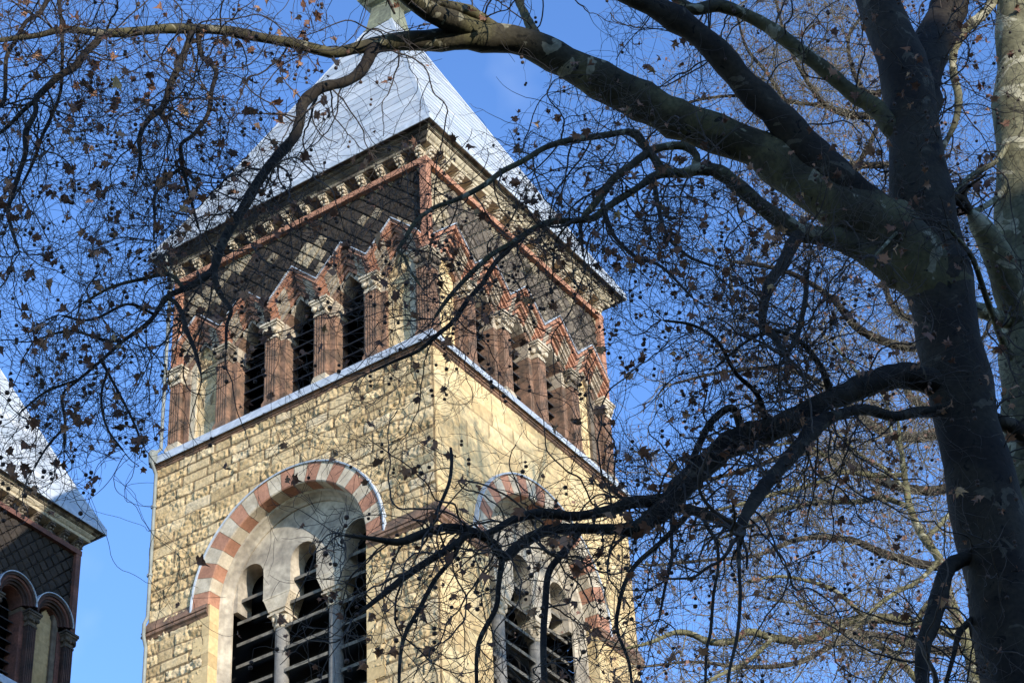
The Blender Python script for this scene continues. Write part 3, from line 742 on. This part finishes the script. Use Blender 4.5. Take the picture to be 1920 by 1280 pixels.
# each line: first and last distance | x,y,radius in photo pixels ...
NEAR = dict(
trunk="""16,16|1965,1560,116 1925,1280,92 1882,1080,76 1846,940,70 1815,800,63 1780,640,62 1757,520,62 1736,420,60 1722,310,52 1712,220,48 1690,110,46 1662,40,43 1635,-20,41 1610,-120,38""",
limb="""16,17.5|1716,240,42 1738,120,36 1782,0,34 1815,-110,32
16,13.5|1775,560,62 1700,470,66 1635,422,60 1560,372,52 1500,330,46 1430,283,41 1368,258,40 1266,221,38 1185,181,36 1104,141,34 1022,96,32 960,73,28 900,70,27 850,74,22 800,76,19 743,79,17 700,85,13 662,92,12 621,100,11 580,90,11 540,80,11 480,69,10 412,57,10 319,54,9.5 225,62,8.5 175,62,7.5 124,54,6.5 75,66,5.5 0,76,5 -80,95,4
16,14.6|1665,430,46 1600,368,42 1520,290,36 1449,208,30 1400,160,27 1365,122,25 1318,72,24 1270,35,23 1220,10,21 1170,-15,18 1100,-70,14
14.2,13.5|905,62,24 858,42,22 815,28,20 775,2,19 735,-40,17
14.3,14.6|1006,72,13 988,36,9 972,0,8 955,-50,7
14,13.4|935,60,14 880,22,12 830,8,11 780,-20,9
13.6,12.4|720,84,12 700,92,13 686,120,11.5 668,142,10.5 641,155,10 607,163,11 582,179,11 566,199,9.5 563,225,9 556,248,9.5 550,260,9.5 526,287,10 502,314,10 480,349,9.5 456,391,9.5 432,428,9.5 411,470,9 400,505,8 372,528,7 350,540,6.5 314,557,5.5 280,603,4.5 230,640,3.6 183,682,3.2 141,717,3 117,741,3 122,790,2.8 121,844,2.2
12.5,12.3|402,500,6 405,533,6 417,558,5 433,582,4 425,611,3.2 424,658,2.6
12.4,12.0|312,556,4.5 335,575,4.5 352,624,4.2 367,661,4 377,701,2.4
12.5,13|345,542,4 317,515,4 262,524,3.6 205,540,3 150,572,2.4
16,15|1712,268,15 1675,246,17 1645,204,18 1600,175,16 1550,135,15 1500,96,14 1450,56,13 1400,28,12 1348,10,12 1307,18,12 1283,10,11 1240,-30,9
16,14.2|1690,520,34 1640,478,28 1575,447,21 1525,440,20 1490,430,18 1460,410,17 1425,385,16 1388,352,15 1348,322,14 1315,316,12.5 1283,325,9.5 1246,325,9 1226,331,8 1193,354,7.5 1161,374,7 1136,391,6.5 1112,409,6.5 1079,414,6 1039,415,6 1002,428,5.5 957,457,5 924,476,5 891,505,5 865,531,4.5 842,557,4 813,598,3
14.5,14|1303,316,9 1306,292,8 1283,274,8 1242,276,8 1213,288,8 1185,309,7 1152,334,8 1136,354,7.5 1112,386,7 1090,410,5.5
14.4,13.4|1240,320,9 1228,298,8.5 1213,280,8 1193,252,9 1178,247,7 1144,252,6.5 1104,258,6.2 1063,264,6 1022,277,5.5 982,301,5.2 941,322,5.5 911,345,5.3 878,364,5 846,378,4.5 813,390,4.2 780,415,4.2 758,450,4 746,470,3 758,482,2.6 770,509,2.5 792,541,2
13.8,13.4|1000,428,5 950,470,4.8 924,499,4.6 905,531,4.6 875,565,4.6 855,597,5 840,612,4.6 824,624,4.2 787,656,3.6 740,677,3 690,700,2
16,14.5|1500,440,12 1487,455,12 1465,500,11 1442,530,9.5 1432,575,8.5 1431,610,8 1452,632,7 1470,665,5
15.8,15|1512,510,5.5 1510,560,5 1497,620,5 1480,660,4
16,12.5|1800,735,36 1745,716,27 1700,706,25 1655,711,24 1605,730,23 1550,752,21 1500,780,22 1450,802,24 1400,818,25 1362,836,24 1330,865,23 1300,893,22 1263,930,22 1238,958,21 1215,978,19 1192,991,16 1155,992,11 1107,991,10.5 1060,991,10.5 1035,992,10.5 1002,1004,11 970,1024,10.5 943,1046,10 924,1018,8.5 897,1001,7.5 871,992,7.5 838,988,8.5 806,995,8.5 773,1008,8 745,1016,7 690,1008,4.5 640,1003,3
12.8,12.2|1255,935,14 1216,939,12 1185,942,12 1154,952,10 1122,961,9.5 1076,968,9.5 1052,965,9.5 1019,962,10 986,966,8.5 953,978,7.5 930,992,6.5 905,1003,5
17,13.6|1960,850,24 1895,800,16 1830,776,14 1770,772,12.5 1720,772,10.5 1675,780,11 1625,768,10 1575,776,11 1530,800,16 1500,835,15 1465,875,14.5 1430,915,14 1402,958,12.5 1388,988,10
13.6,13|1392,995,9 1372,986,9 1326,965,10 1294,955,9.5 1262,950,9
12.6,12|885,994,7 848,1024,7 815,1044,7 783,1064,7 756,1083,7 738,1098,6.5 700,1128,5 660,1160,3
12.6,12.2|866,1012,5 845,1050,4.5 815,1087,4.5 789,1136,4.2 760,1188,4 750,1237,3.4 748,1300,3
12.5,12.4|942,1045,6.5 935,1096,5 930,1139,5 904,1188,4.8 894,1227,4 894,1310,3.4
12.7,12|1085,1000,6 1055,1037,6.5 1029,1073,6.5 1022,1139,6.4 1019,1188,6.3 1019,1237,6.2 1022,1310,6
15,14|1862,1030,20 1800,1050,15 1775,1070,15 1762,1115,17 1745,1170,17 1731,1215,15 1729,1280,14 1735,1350,13
15,14.6|1850,1140,8 1812,1170,6.5 1797,1190,6 1788,1228,4.6 1772,1285,4
14.3,13.6|188,64,8 182,78,7.5 161,98,7 142,124,7.5 112,142,6.8 86,166,6.5 66,187,5.8 67,210,5 49,247,6.2 48,285,5.2 37,322,4.8 22,367,5 15,398,4.2 25,440,3.4 36,470,2.6
14,14|64,190,4.5 41,210,4.4 26,226,4 2,248,3.4 -40,270,3
14.4,14|358,62,7 354,78,6.5 337,120,6.6 319,161,6.6 306,200,6.2 277,226,5 262,256,4.6 263,300,3.2 258,326,2.2
14.3,14.2|372,66,5.5 378,105,4.6 405,131,4.4 397,169,4.2 390,214,4.2 360,256,3.9 340,270,3.6 341,311,3.6 352,352,3.3 364,398,3 374,432,2.4
14.2,13.8|341,314,3.4 315,334,3.3 290,367,3.2 290,409,2.6 288,452,2.2
14,13.6|110,-40,5 76,22,4.5 49,41,4.2 30,76,4.2 12,109,4.2 9,180,3.6 -4,205,3
14,13.8|108,-40,4 110,0,3.6 116,56,3.6 116,142,3.2 109,188,3.2 79,256,3.2 64,300,3 40,350,2.4
13.5,12.6|1385,1000,4.5 1386,1067,3.6 1388,1124,3.4 1382,1192,3.4 1369,1250,3 1360,1310,2.6
13.2,12.4|1262,940,5 1259,1010,3.6 1260,1046,3.2 1247,1100,2.8 1236,1160,2.4
12.9,12.3|1288,965,6 1272,983,5.5 1235,1020,4.8 1194,1056,4.6 1172,1092,4.2 1160,1136,4 1157,1180,3.6 1179,1240,3 1186,1300,2.6
13.6,13|1318,962,4 1324,985,3.3 1344,1018,3.2 1346,1067,3 1338,1114,3 1332,1186,3.2 1325,1217,3 1322,1300,2.6
14,12.4|1392,815,9 1374,765,7.5 1336,788,7 1312,830,6.6 1288,885,6 1262,930,5
13.8,12.6|1440,800,7 1420,740,5 1380,700,4 1345,640,3.4 1300,610,3 1240,600,2.4
14,13|1560,745,8 1540,690,6 1500,640,4.6 1450,620,3.6 1400,640,3 1340,690,2.4
13.4,12.2|845,840,2.6 847,862,3.2 842,905,3.4 822,953,3.6 806,990,4.2
12.9,12.6|230,640,3.4 190,636,3 130,620,2.6 60,640,2.2
12.8,12.6|145,712,3 85,735,2.4 35,775,2
12.8,12.6|190,676,3 222,735,2.6 250,790,2.4 268,836,2
13,12.8|290,590,3.2 240,570,2.8 170,600,2.4 110,590,2
13,12.8|122,800,2.6 90,835,2.2 62,880,2
12.8,12.6|205,690,2.6 190,740,2.4 200,800,2.2 235,850,1.8
13.8,12.8|1130,385,5 1150,440,4 1190,480,3.4 1240,500,3 1300,560,2.4
13.8,13|1225,330,5 1235,390,4.4 1250,440,4 1290,480,3.2 1340,500,2.4""")
SECOND = dict(trunk="""17.3,17.3|2020,1500,110 1975,1280,92 1962,1000,82 1948,800,66 1926,600,54 1916,400,50 1906,200,42 1908,0,37 1912,-120,35""",
limb="""17.2,16.2|1925,640,36 1895,545,30 1868,475,27 1850,440,24 1815,392,20
17.2,16.2|1915,610,18 1885,600,15 1850,586,14 1800,566,14
17.3,16.6|1875,-60,11 1862,0,10 1840,30,10 1806,60,9.5 1788,100,7.8 1788,140,7.8 1797,180,7.5 1793,222,6.4 1776,262,5.4 1740,330,4
17,15.6|1900,330,7 1870,370,6 1830,395,5.4 1795,400,4.6 1750,430,3.6 1700,480,3
17.2,15.4|1915,700,9 1880,640,7 1850,560,6 1830,500,5.4 1815,470,4.6 1780,430,3.6
17,15|1905,240,6 1870,300,5 1820,330,4.6 1770,380,4 1700,420,3.5 1640,480,3""")
FAR = dict(trunk="""30,30|1860,1700,20 1850,1500,17 1835,1300,15 1812,1200,12 1795,1160,10 1779,1115,9 1760,1045,8 1730,1005,7.5 1706,950,7 1696,890,6 1688,830,4 1684,790,3""",
limb="""30,28|1693,890,5 1640,891,5 1580,885,5 1530,906,4.4 1450,926,4.2 1400,941,3.4 1330,960,2.4
30,31|1705,950,5.6 1650,931,5.4 1615,940,5 1530,942,5 1450,960,4.4 1400,985,3.6 1350,1010,2.6
30,28.5|1815,1200,10 1770,1182,9.5 1725,1170,9.5 1680,1161,10 1625,1160,10 1575,1171,9 1515,1200,8 1450,1195,7.4 1404,1184,6.8 1372,1202,6.6 1329,1202,6.4 1294,1187,5.6 1263,1186,4.8 1216,1205,3.6 1170,1215,2.6
30,30|1720,1275,7 1680,1231,7 1640,1205,6.5 1590,1186,6 1540,1160,4 1490,1130,3
30,29|1762,1050,5 1720,1090,4.6 1680,1110,4.2 1640,1140,4 1600,1180,3
30,31|1735,1010,5 1770,975,4.2 1800,930,3.5 1830,880,2.8
30,32|1690,850,4 1670,800,3.4 1655,740,3 1600,690,2.6 1560,640,2.2
30,29|1580,885,4 1540,850,3.3 1500,830,2.8 1450,835,2.4
30,29|1700,920,4 1660,880,3.4 1610,850,3 1570,810,2.4
30,28|1625,1160,5 1570,1110,4 1520,1090,3.4 1460,1080,3 1400,1090,2.4
30,28|1450,1195,5 1400,1240,4 1340,1270,3.4 1290,1310,3
30,29|1780,1120,6 1740,1130,5 1700,1200,4.4 1660,1260,3.6 1640,1310,3""")
BACK = dict(trunk="""38,38|1960,1700,26 1905,1280,22 1850,1000,18 1800,740,16 1765,520,13 1740,400,10 1722,300,8 1705,200,6 1668,60,4 1640,-60,3""",
limb="""38,36|1780,640,10 1700,650,9 1615,620,8 1560,560,6 1500,520,5 1440,500,4 1370,490,3
38,37|1750,450,9 1660,470,8 1580,430,7 1520,360,5.4 1470,290,4.4 1440,220,3.6 1430,150,2.8
38,39|1735,380,8 1650,370,7 1570,350,7 1620,290,5 1650,220,4 1660,150,3
38,36|1810,790,11 1720,820,10 1640,800,9 1570,740,7 1500,700,5 1430,690,4 1340,700,3 1260,720,2.2
38,37|1722,300,7 1640,310,6.5 1560,300,6 1500,230,4.4 1440,140,3.6 1400,90,2.8 1380,20,2.4
38,36|1830,900,10 1740,920,9.5 1650,900,8 1580,860,6.5 1490,850,5 1400,880,4 1310,900,3 1240,890,2.2
38,36|1858,1040,10 1760,1060,9 1665,1040,8 1590,1010,6.5 1500,1010,5 1420,1040,4 1320,1050,3 1220,1060,2.4
38,36|1890,1200,10 1780,1220,9 1685,1200,8 1600,1190,6.5 1500,1240,5 1400,1250,4 1300,1240,3 1200,1250,2.4
38,39|1775,600,8 1690,590,7 1660,520,5 1700,430,4 1750,380,3 1800,350,2.4
38,39|1800,760,8 1750,770,8 1700,730,6 1760,690,4.4 1830,650,3.4 1880,560,2.6
38,37|1705,210,6 1620,220,5.5 1552,200,5 1500,130,3.6 1470,60,3 1450,-20,2.4
38,39|1690,160,5.5 1620,170,5 1590,80,3.6 1620,20,3 1640,-60,2.4
38,38|1705,205,5 1620,215,4.5 1550,200,4 1470,190,3.6 1380,180,3.2 1300,190,2.6 1230,220,2""")

YOUNG_LIT = {1, 3, 4, 5, 9, 10, 11, 12, 13}  # pale limbs: partly smooth younger wood, partly sunlight put into the colour
def clear(px, py):
    """open patches of sky the crown does not fill"""
    if 880 < px < 1010 and 95 < py < 225: return .85
    if 1010 < px < 1110 and -50 < py < 90: return .7
    if 190 < px < 285 and 880 < py < 1400: return .97
    if -100 < px < 285 and 1010 < py < 1400: return .97
    if 620 < px < 700 and -60 < py < 60: return .4
    if 300 < px < 620 and 700 < py < 850: return .55
    if 300 < px < 500 and 880 < py < 1130: return .6
    if 500 < px < 780 and 700 < py < 850: return .45
    if 850 < px < 1050 and 640 < py < 860: return .35
    return 0
def fill(px, py):
    if 1000 < px < 1480 and 840 < py < 1200: return .4
    if px < 640 and py < 470: return 1.0
    if 560 < px < 1250 and 180 < py < 760: return 1.0
    if 640 < px < 1100 and 900 < py < 1300: return .62
    if 1060 < px < 1520 and 430 < py < 840: return 1.0
    if px < 300 and 560 < py < 880: return 1.0
    return .8
class Crown:
    def __init__(s): s.V = []; s.F = []; s.n = 0; s.tips = []; s.nodes = []
    def tube(s, P, r, n=3):
        V, F = tube_np(P, r, n); s.V.append(V); s.F.append(F+s.n); s.n += len(V)
def grow(cr, P0, d, L, r0, lvl, g, zoom, step):
    """one wandering twig; plane twigs zigzag and carry short side shoots"""
    n = max(3, int(L/step)); P = [P0]; d = d/np.linalg.norm(d); turn = g.normal(0, 1, 3)
    for i in range(n):
        turn = .6*turn+.7*g.normal(0, 1, 3)
        zig = g.normal(0, .17, 3)
        d = d+turn*.10+zig+np.array([0, 0, -.02 if i < n*.6 else .06]); d /= np.linalg.norm(d)
        P.append(P[-1]+d*L/n)
    P = np.array(P); x, y, z = topx(P[-1])
    if g.random() < clear(x, y): return
    x, y, z = topx(P[len(P)//2])
    if not (-160 < x < 2080 and -160 < y < 1440): return
    rad = np.linspace(r0, max(r0*.4, .0015*zoom), len(P))
    cr.tube(P, rad, 4 if lvl == 1 else 3)
    if lvl < 3:
        k = int(g.poisson({1: L/.19, 2: L/.16}[lvl]/zoom))
        for _ in range(k):
            i = int(g.integers(1, len(P)-1)); t = P[i+1]-P[i] if i+1 < len(P) else P[i]-P[i-1]; t /= np.linalg.norm(t)
            o = g.normal(0, 1, 3); o -= t*(o@t); o /= np.linalg.norm(o)+1e-9
            grow(cr, P[i], t*g.uniform(.2, .9)+o, L*g.uniform(.25, .6) if lvl == 1 else L*g.uniform(.25, .55), max(rad[i]*.62, .0018*zoom), lvl+1, g, zoom, step)
    else: cr.tips.append((P[-1], d))
    if lvl == 2: cr.tips.append((P[-1], d))
LOBE = [(0, 0), (.30, -.10), (.62, .05), (.42, .22), (.78, .48), (.42, .50), (.30, .62), (.12, .66), (0, 1.05), (-.12, .66), (-.30, .62), (-.42, .50), (-.78, .48), (-.42, .22), (-.62, .05), (-.30, -.10)]
def leaves(name, tips, g, size, frac, parent, material, cluster=1):
    V = []; F = []; T = []; n = 0
    for P, d in tips:
        if g.random() > frac: continue
        x, y, z = topx(P)
        if g.random() < clear(x, y)*.7: continue
        for c in range(1+(g.random() < .3*cluster)):
            s = size*g.uniform(.35, 1.15); a = g.normal(0, 1, 3); a[2] -= .9; a /= np.linalg.norm(a)       # blades hang down
            b = np.cross(a, g.normal(0, 1, 3)); b /= np.linalg.norm(b); nn = np.cross(a, b)
            fold = g.uniform(.1, 1.1); curl = g.uniform(-.8, .8); o = P+a*.03*g.random()+g.normal(0, .02, 3)*c
            pts = []
            for u, v in LOBE:
                w_ = fold*abs(u)*.8+curl*v*v*.5+g.normal(0, .07)
                pts.append(o+s*(b*u*(1-.35*fold)+a*v+nn*w_))
            mid = o+s*(a*.38+nn*curl*.1)
            V += pts+[mid]; k = len(pts)
            for q in range(k): F.append((n+q, n+(q+1) % k, n+k)); T.append(0)
            T[-k:] = [float(np.clip(g.beta(1.6, 2.6), 0, 1))]*k; n += k+1
    return np_mesh(name, V, F, material, parent, tone=T)
ico = [(0, 0, 1)]+[(math.cos(a)*math.cos(e), math.sin(a)*math.cos(e), math.sin(e)) for e, off in ((.46, 0), (-.46, .63)) for a in [off+i*1.2566 for i in range(5)]]+[(0, 0, -1)]
icoF = [(0, 1+i, 1+(i+1) % 5) for i in range(5)]+[(1+i, 6+i, 1+(i+1) % 5) for i in range(5)]+[(1+(i+1) % 5, 6+i, 6+(i+1) % 5) for i in range(5)]+[(11, 6+(i+1) % 5, 6+i) for i in range(5)]
def seed_balls(name, tips, g, frac, parent, r=.016, zoom=1):
    V = []; F = []; n = 0; I = np.array(ico); stalk = []
    for P, d in tips:
        if g.random() > frac: continue
        x, y, z = topx(P)
        if g.random() < clear(x, y)*.5: continue
        Q = P+np.array([g.normal(0, .01), g.normal(0, .01), -g.uniform(.04, .16)*zoom])
        for c in range(1 if g.random() < .55 else 2):
            C = Q-np.array([0, 0, .05*c*zoom])+g.normal(0, .008, 3)*c; rr = r*g.uniform(.8, 1.2)
            V.append(C+I*rr); F += [tuple(n+q for q in f) for f in icoF]; n += 12
        s_ = .0012*zoom; A = [P+np.array([s_, 0, 0]), P-np.array([s_, 0, 0]), P+np.array([0, s_, 0]), Q+np.array([s_, 0, 0]), Q-np.array([s_, 0, 0]), Q+np.array([0, s_, 0])]
        V.append(np.array(A)); F += [(n, n+1, n+4), (n, n+4, n+3), (n+1, n+2, n+5), (n+1, n+5, n+4)]; n += 6
    return np_mesh(name, np.vstack(V), F, material_of(BALL), parent, smooth=False)
def material_of(m): return m

def tree(name, data, label, bark, twigm, leafm, seed, dens, leaf=.07, lf=.16, bf=.1, zoom=1.0, l1=(.5, 1.5), group=None):
    g = np.random.default_rng(seed)
    done = []                                                   # px, py, D, r of everything built so far
    def parse(line):
        a, b = line.strip().split('|'); D0, D1 = map(float, a.split(',')); q = np.array([[float(v) for v in t.split(',')] for t in b.split()])
        L = np.concatenate([[0], np.cumsum(np.hypot(*np.diff(q[:, :2], axis=0).T))]); L /= L[-1]
        for end in (0, 1) if done else ():                      # start (and a closing end) sits inside the wood it grows from
            A = np.vstack(done); x, y, r = q[-end]; ds = np.hypot(A[:, 0]-x, A[:, 1]-y)-A[:, 3]; k = np.argmin(ds)
            if ds[k] < (14 if end == 0 else 1): 
                if end: D1 = A[k, 2]
                else: D1 += (A[k, 2]-D0)*.8; D0 = A[k, 2]
        P = []; rec = []
        for i in range(len(q)-1):
            for t in np.linspace(0, 1, 9)[:-1]:
                a_ = q[i]+(q[i+1]-q[i])*t; rec.append([a_[0], a_[1], D0+(D1-D0)*(L[i]+(L[i+1]-L[i])*t), a_[2]])
        done.append(np.array(rec))
        for (x, y, r), t in zip(q, L):
            p = place(x, y, D0+(D1-D0)*t); P.append([*p, r*((p-CAM)@CF)/FPX])
        return np.array(P)
    tr = parse(data['trunk'])
    # carry the trunk down to the ground, straight and flaring at the root
    b0 = tr[0]; down = []
    for t in np.linspace(0, 1, 6)[:-1]:
        z = b0[2]*t+(-.2)*(1-t); f = 1+.9*max(0, 1-z/1.2)**2
        down.append([b0[0]+.25*(1-t), b0[1], z, b0[3]*(1.05+.12*(1-t))*f])
    tr = np.vstack([down, tr]); root = empty(name, (down[0][0], down[0][1], 0), label, 'tree', group)
    base = np.array([down[0][0], down[0][1], 0])
    cr = Crown(); strips = []
    def limb_mesh(nm, q, par, n, mt=None):
        c = catmull(q, max(.05, q[:, 3].mean()*.9)); P, r = c[:, :3], np.maximum(c[:, 3], .002)
        r = r*(1+.05*g.normal(0, 1, len(r))*(r > .03))
        P = P+np.cumsum(g.normal(0, 1, P.shape), axis=0)*0
        if nm == 'limb':                                        # rounded ends, the first one buried in the parent
            u = (P[0]-P[1])/(np.linalg.norm(P[0]-P[1])+1e-9); r = np.concatenate([[r[0]*.2], r]); P = np.vstack([P[0]+u*r[1]*.8, P]); r[-1] *= .25
        V, F = tube_np(P, r, n)
        if r.max() > .05:                                       # burrs and flutes of old wood
            Vc = np.repeat(P, n, axis=0); dv = V-Vc; k = 1+.09*np.sin(V[:, 0]*9+V[:, 2]*3)*np.sin(V[:, 1]*8-V[:, 2]*4)+.05*np.sin(V[:, 2]*17+V[:, 0]*13)
            V = Vc+dv*k[:, None]
        o = np_mesh(nm, V-base, F, mt or bark, par, smooth=True); return c
    strips.append(limb_mesh('trunk', tr, root, 28))
    for li, line in enumerate(data['limb'].strip().split('\n')):
        strips.append(limb_mesh('limb', parse(line), root, 14, BARKY_LIT if data is NEAR and li in YOUNG_LIT else None))
    for si, c in enumerate(strips):
        P, r = c[:, :3], c[:, 3]; seg = np.linalg.norm(np.diff(P, axis=0), axis=1); L = np.concatenate([[0], np.cumsum(seg)])
        if si == 0: 
            vis = P[:, 2] > 8.5
            if not vis.any(): continue
            s0 = L[np.argmax(vis)]
        else: s0 = 0
        k = int(g.poisson((L[-1]-s0)*dens*(.35 if si == 0 else 1)))
        for _ in range(k):
            s = g.uniform(s0, L[-1]); i = min(np.searchsorted(L, s), len(P)-2); t = P[i+1]-P[i]; t /= np.linalg.norm(t)+1e-9
            x, y, z = topx(P[i])
            if g.random() < clear(x, y)*.8 or (zoom == 1 and g.random() > fill(x, y)): continue
            if r[i] > .07 and g.random() < .55: continue
            o = g.normal(0, 1, 3); o -= t*(o@t); o /= np.linalg.norm(o)
            st = P[i]+o*r[i]*.7
            grow(cr, st, o+t*g.uniform(-.2, .8), g.uniform(*l1)*(1 if g.random() < .8 else 1.6)*zoom, np.clip(r[i]*.32, .0028*zoom, .0085*zoom), 1, g, zoom, .045*zoom)
        if si:                                                   # the limb frays out at its tip
            t = P[-1]-P[-2]; t /= np.linalg.norm(t)
            for _ in range(4): grow(cr, P[-1], t+g.normal(0, .5, 3), g.uniform(.3, .9)*zoom, max(r[-1]*.6, .003*zoom), 1, g, zoom, .045*zoom)
    tw = np_mesh('twigs', np.vstack(cr.V)-base, np.vstack(cr.F), twigm, root); tw['kind'] = 'stuff'
    tips = [(P-base, d) for P, d in cr.tips]; 
    global _base
    _b = base
    def shift(o): return o
    lv = leaves('leaves', [(P+base, d) for P, d in tips], g, leaf, lf, root, leafm); lv['kind'] = 'stuff'; 
    me = lv.data; a = np.zeros(len(me.vertices)*3, np.float32); me.vertices.foreach_get('co', a); a = a.reshape(-1, 3)-base.astype(np.float32); me.vertices.foreach_set('co', a.ravel())
    sb = seed_balls('seed_balls', [(P+base, d) for P, d in tips], g, bf, root, .016*(1 if zoom == 1 else 1.15), zoom); sb['kind'] = 'stuff'
    me = sb.data; a = np.zeros(len(me.vertices)*3, np.float32); me.vertices.foreach_get('co', a); a = a.reshape(-1, 3)-base.astype(np.float32); me.vertices.foreach_set('co', a.ravel())
    print(name, 'twig verts', cr.n, 'tips', len(cr.tips))
    return root
tree('plane_tree', NEAR, 'big dark plane tree whose thick limb arches over the tower to the upper left', BARK, TWIG, LEAF, 5, 7.6, leaf=.08, lf=.11, bf=.07)
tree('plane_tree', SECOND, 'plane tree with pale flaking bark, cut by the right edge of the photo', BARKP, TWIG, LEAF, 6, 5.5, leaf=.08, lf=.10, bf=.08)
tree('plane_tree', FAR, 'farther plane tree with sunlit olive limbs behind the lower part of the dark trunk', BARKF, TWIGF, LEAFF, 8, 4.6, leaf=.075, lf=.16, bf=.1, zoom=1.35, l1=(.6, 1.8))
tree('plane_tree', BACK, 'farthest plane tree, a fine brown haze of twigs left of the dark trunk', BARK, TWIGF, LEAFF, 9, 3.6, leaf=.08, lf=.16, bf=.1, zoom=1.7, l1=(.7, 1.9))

# ------------------------------------------------------------------ unseen block added behind the viewer, its roofline shaped to shade the near trees
hh = np.array([SUN.x, SUN.y])/math.hypot(SUN.x, SUN.y); pp = np.array([-hh[1], hh[0]]); te = SUN.z/math.hypot(SUN.x, SUN.y)
bl = empty('apartment_building', (CAM[0]+hh[0]*34, CAM[1]+hh[1]*34, 0), 'plain rendered block of flats behind the viewer, outside the photo', 'building')
bl.rotation_euler = (0, 0, math.atan2(pp[1], pp[0]))
q0 = 28.0
def top(b): return b+q0*te
MT['render'] = mat('grey render', (.32, .30, .27), (.25, .235, .21), 1.2, .9); MT['pane'] = mat('window glass', (.03, .035, .04), (.04, .045, .05), 1, .15)
m = MB()                                             # local x runs along pp, local y towards the viewer
m.box(-26, 40, -12, 6, 0, top(18.15)); m.build('wall', 'render', bl)
for a0, a1, b0, b1 in ((8.2, 12.35, 18.15, 20.7), (12.35, 22, 18.15, 18.8), (7.2, 8.2, 18.15, 18.75)):  # roof steps shaped to the shadow outline wanted on the limbs
    m = MB(); m.box(a0, a1, 2, 6, top(b0)+.003, top(b1)); m.build('roof_block', 'render', bl)
i = 0
for fl in range(8):
    for x in np.arange(-23, 39, 3.4):
        if i >= 100: break
        m = MB(); m.box(x, x+1.3, 6.003, 6.03, 1.1+fl*3.05, 2.6+fl*3.05); m.build('window', 'pane', bl); i += 1  # panes on the added block
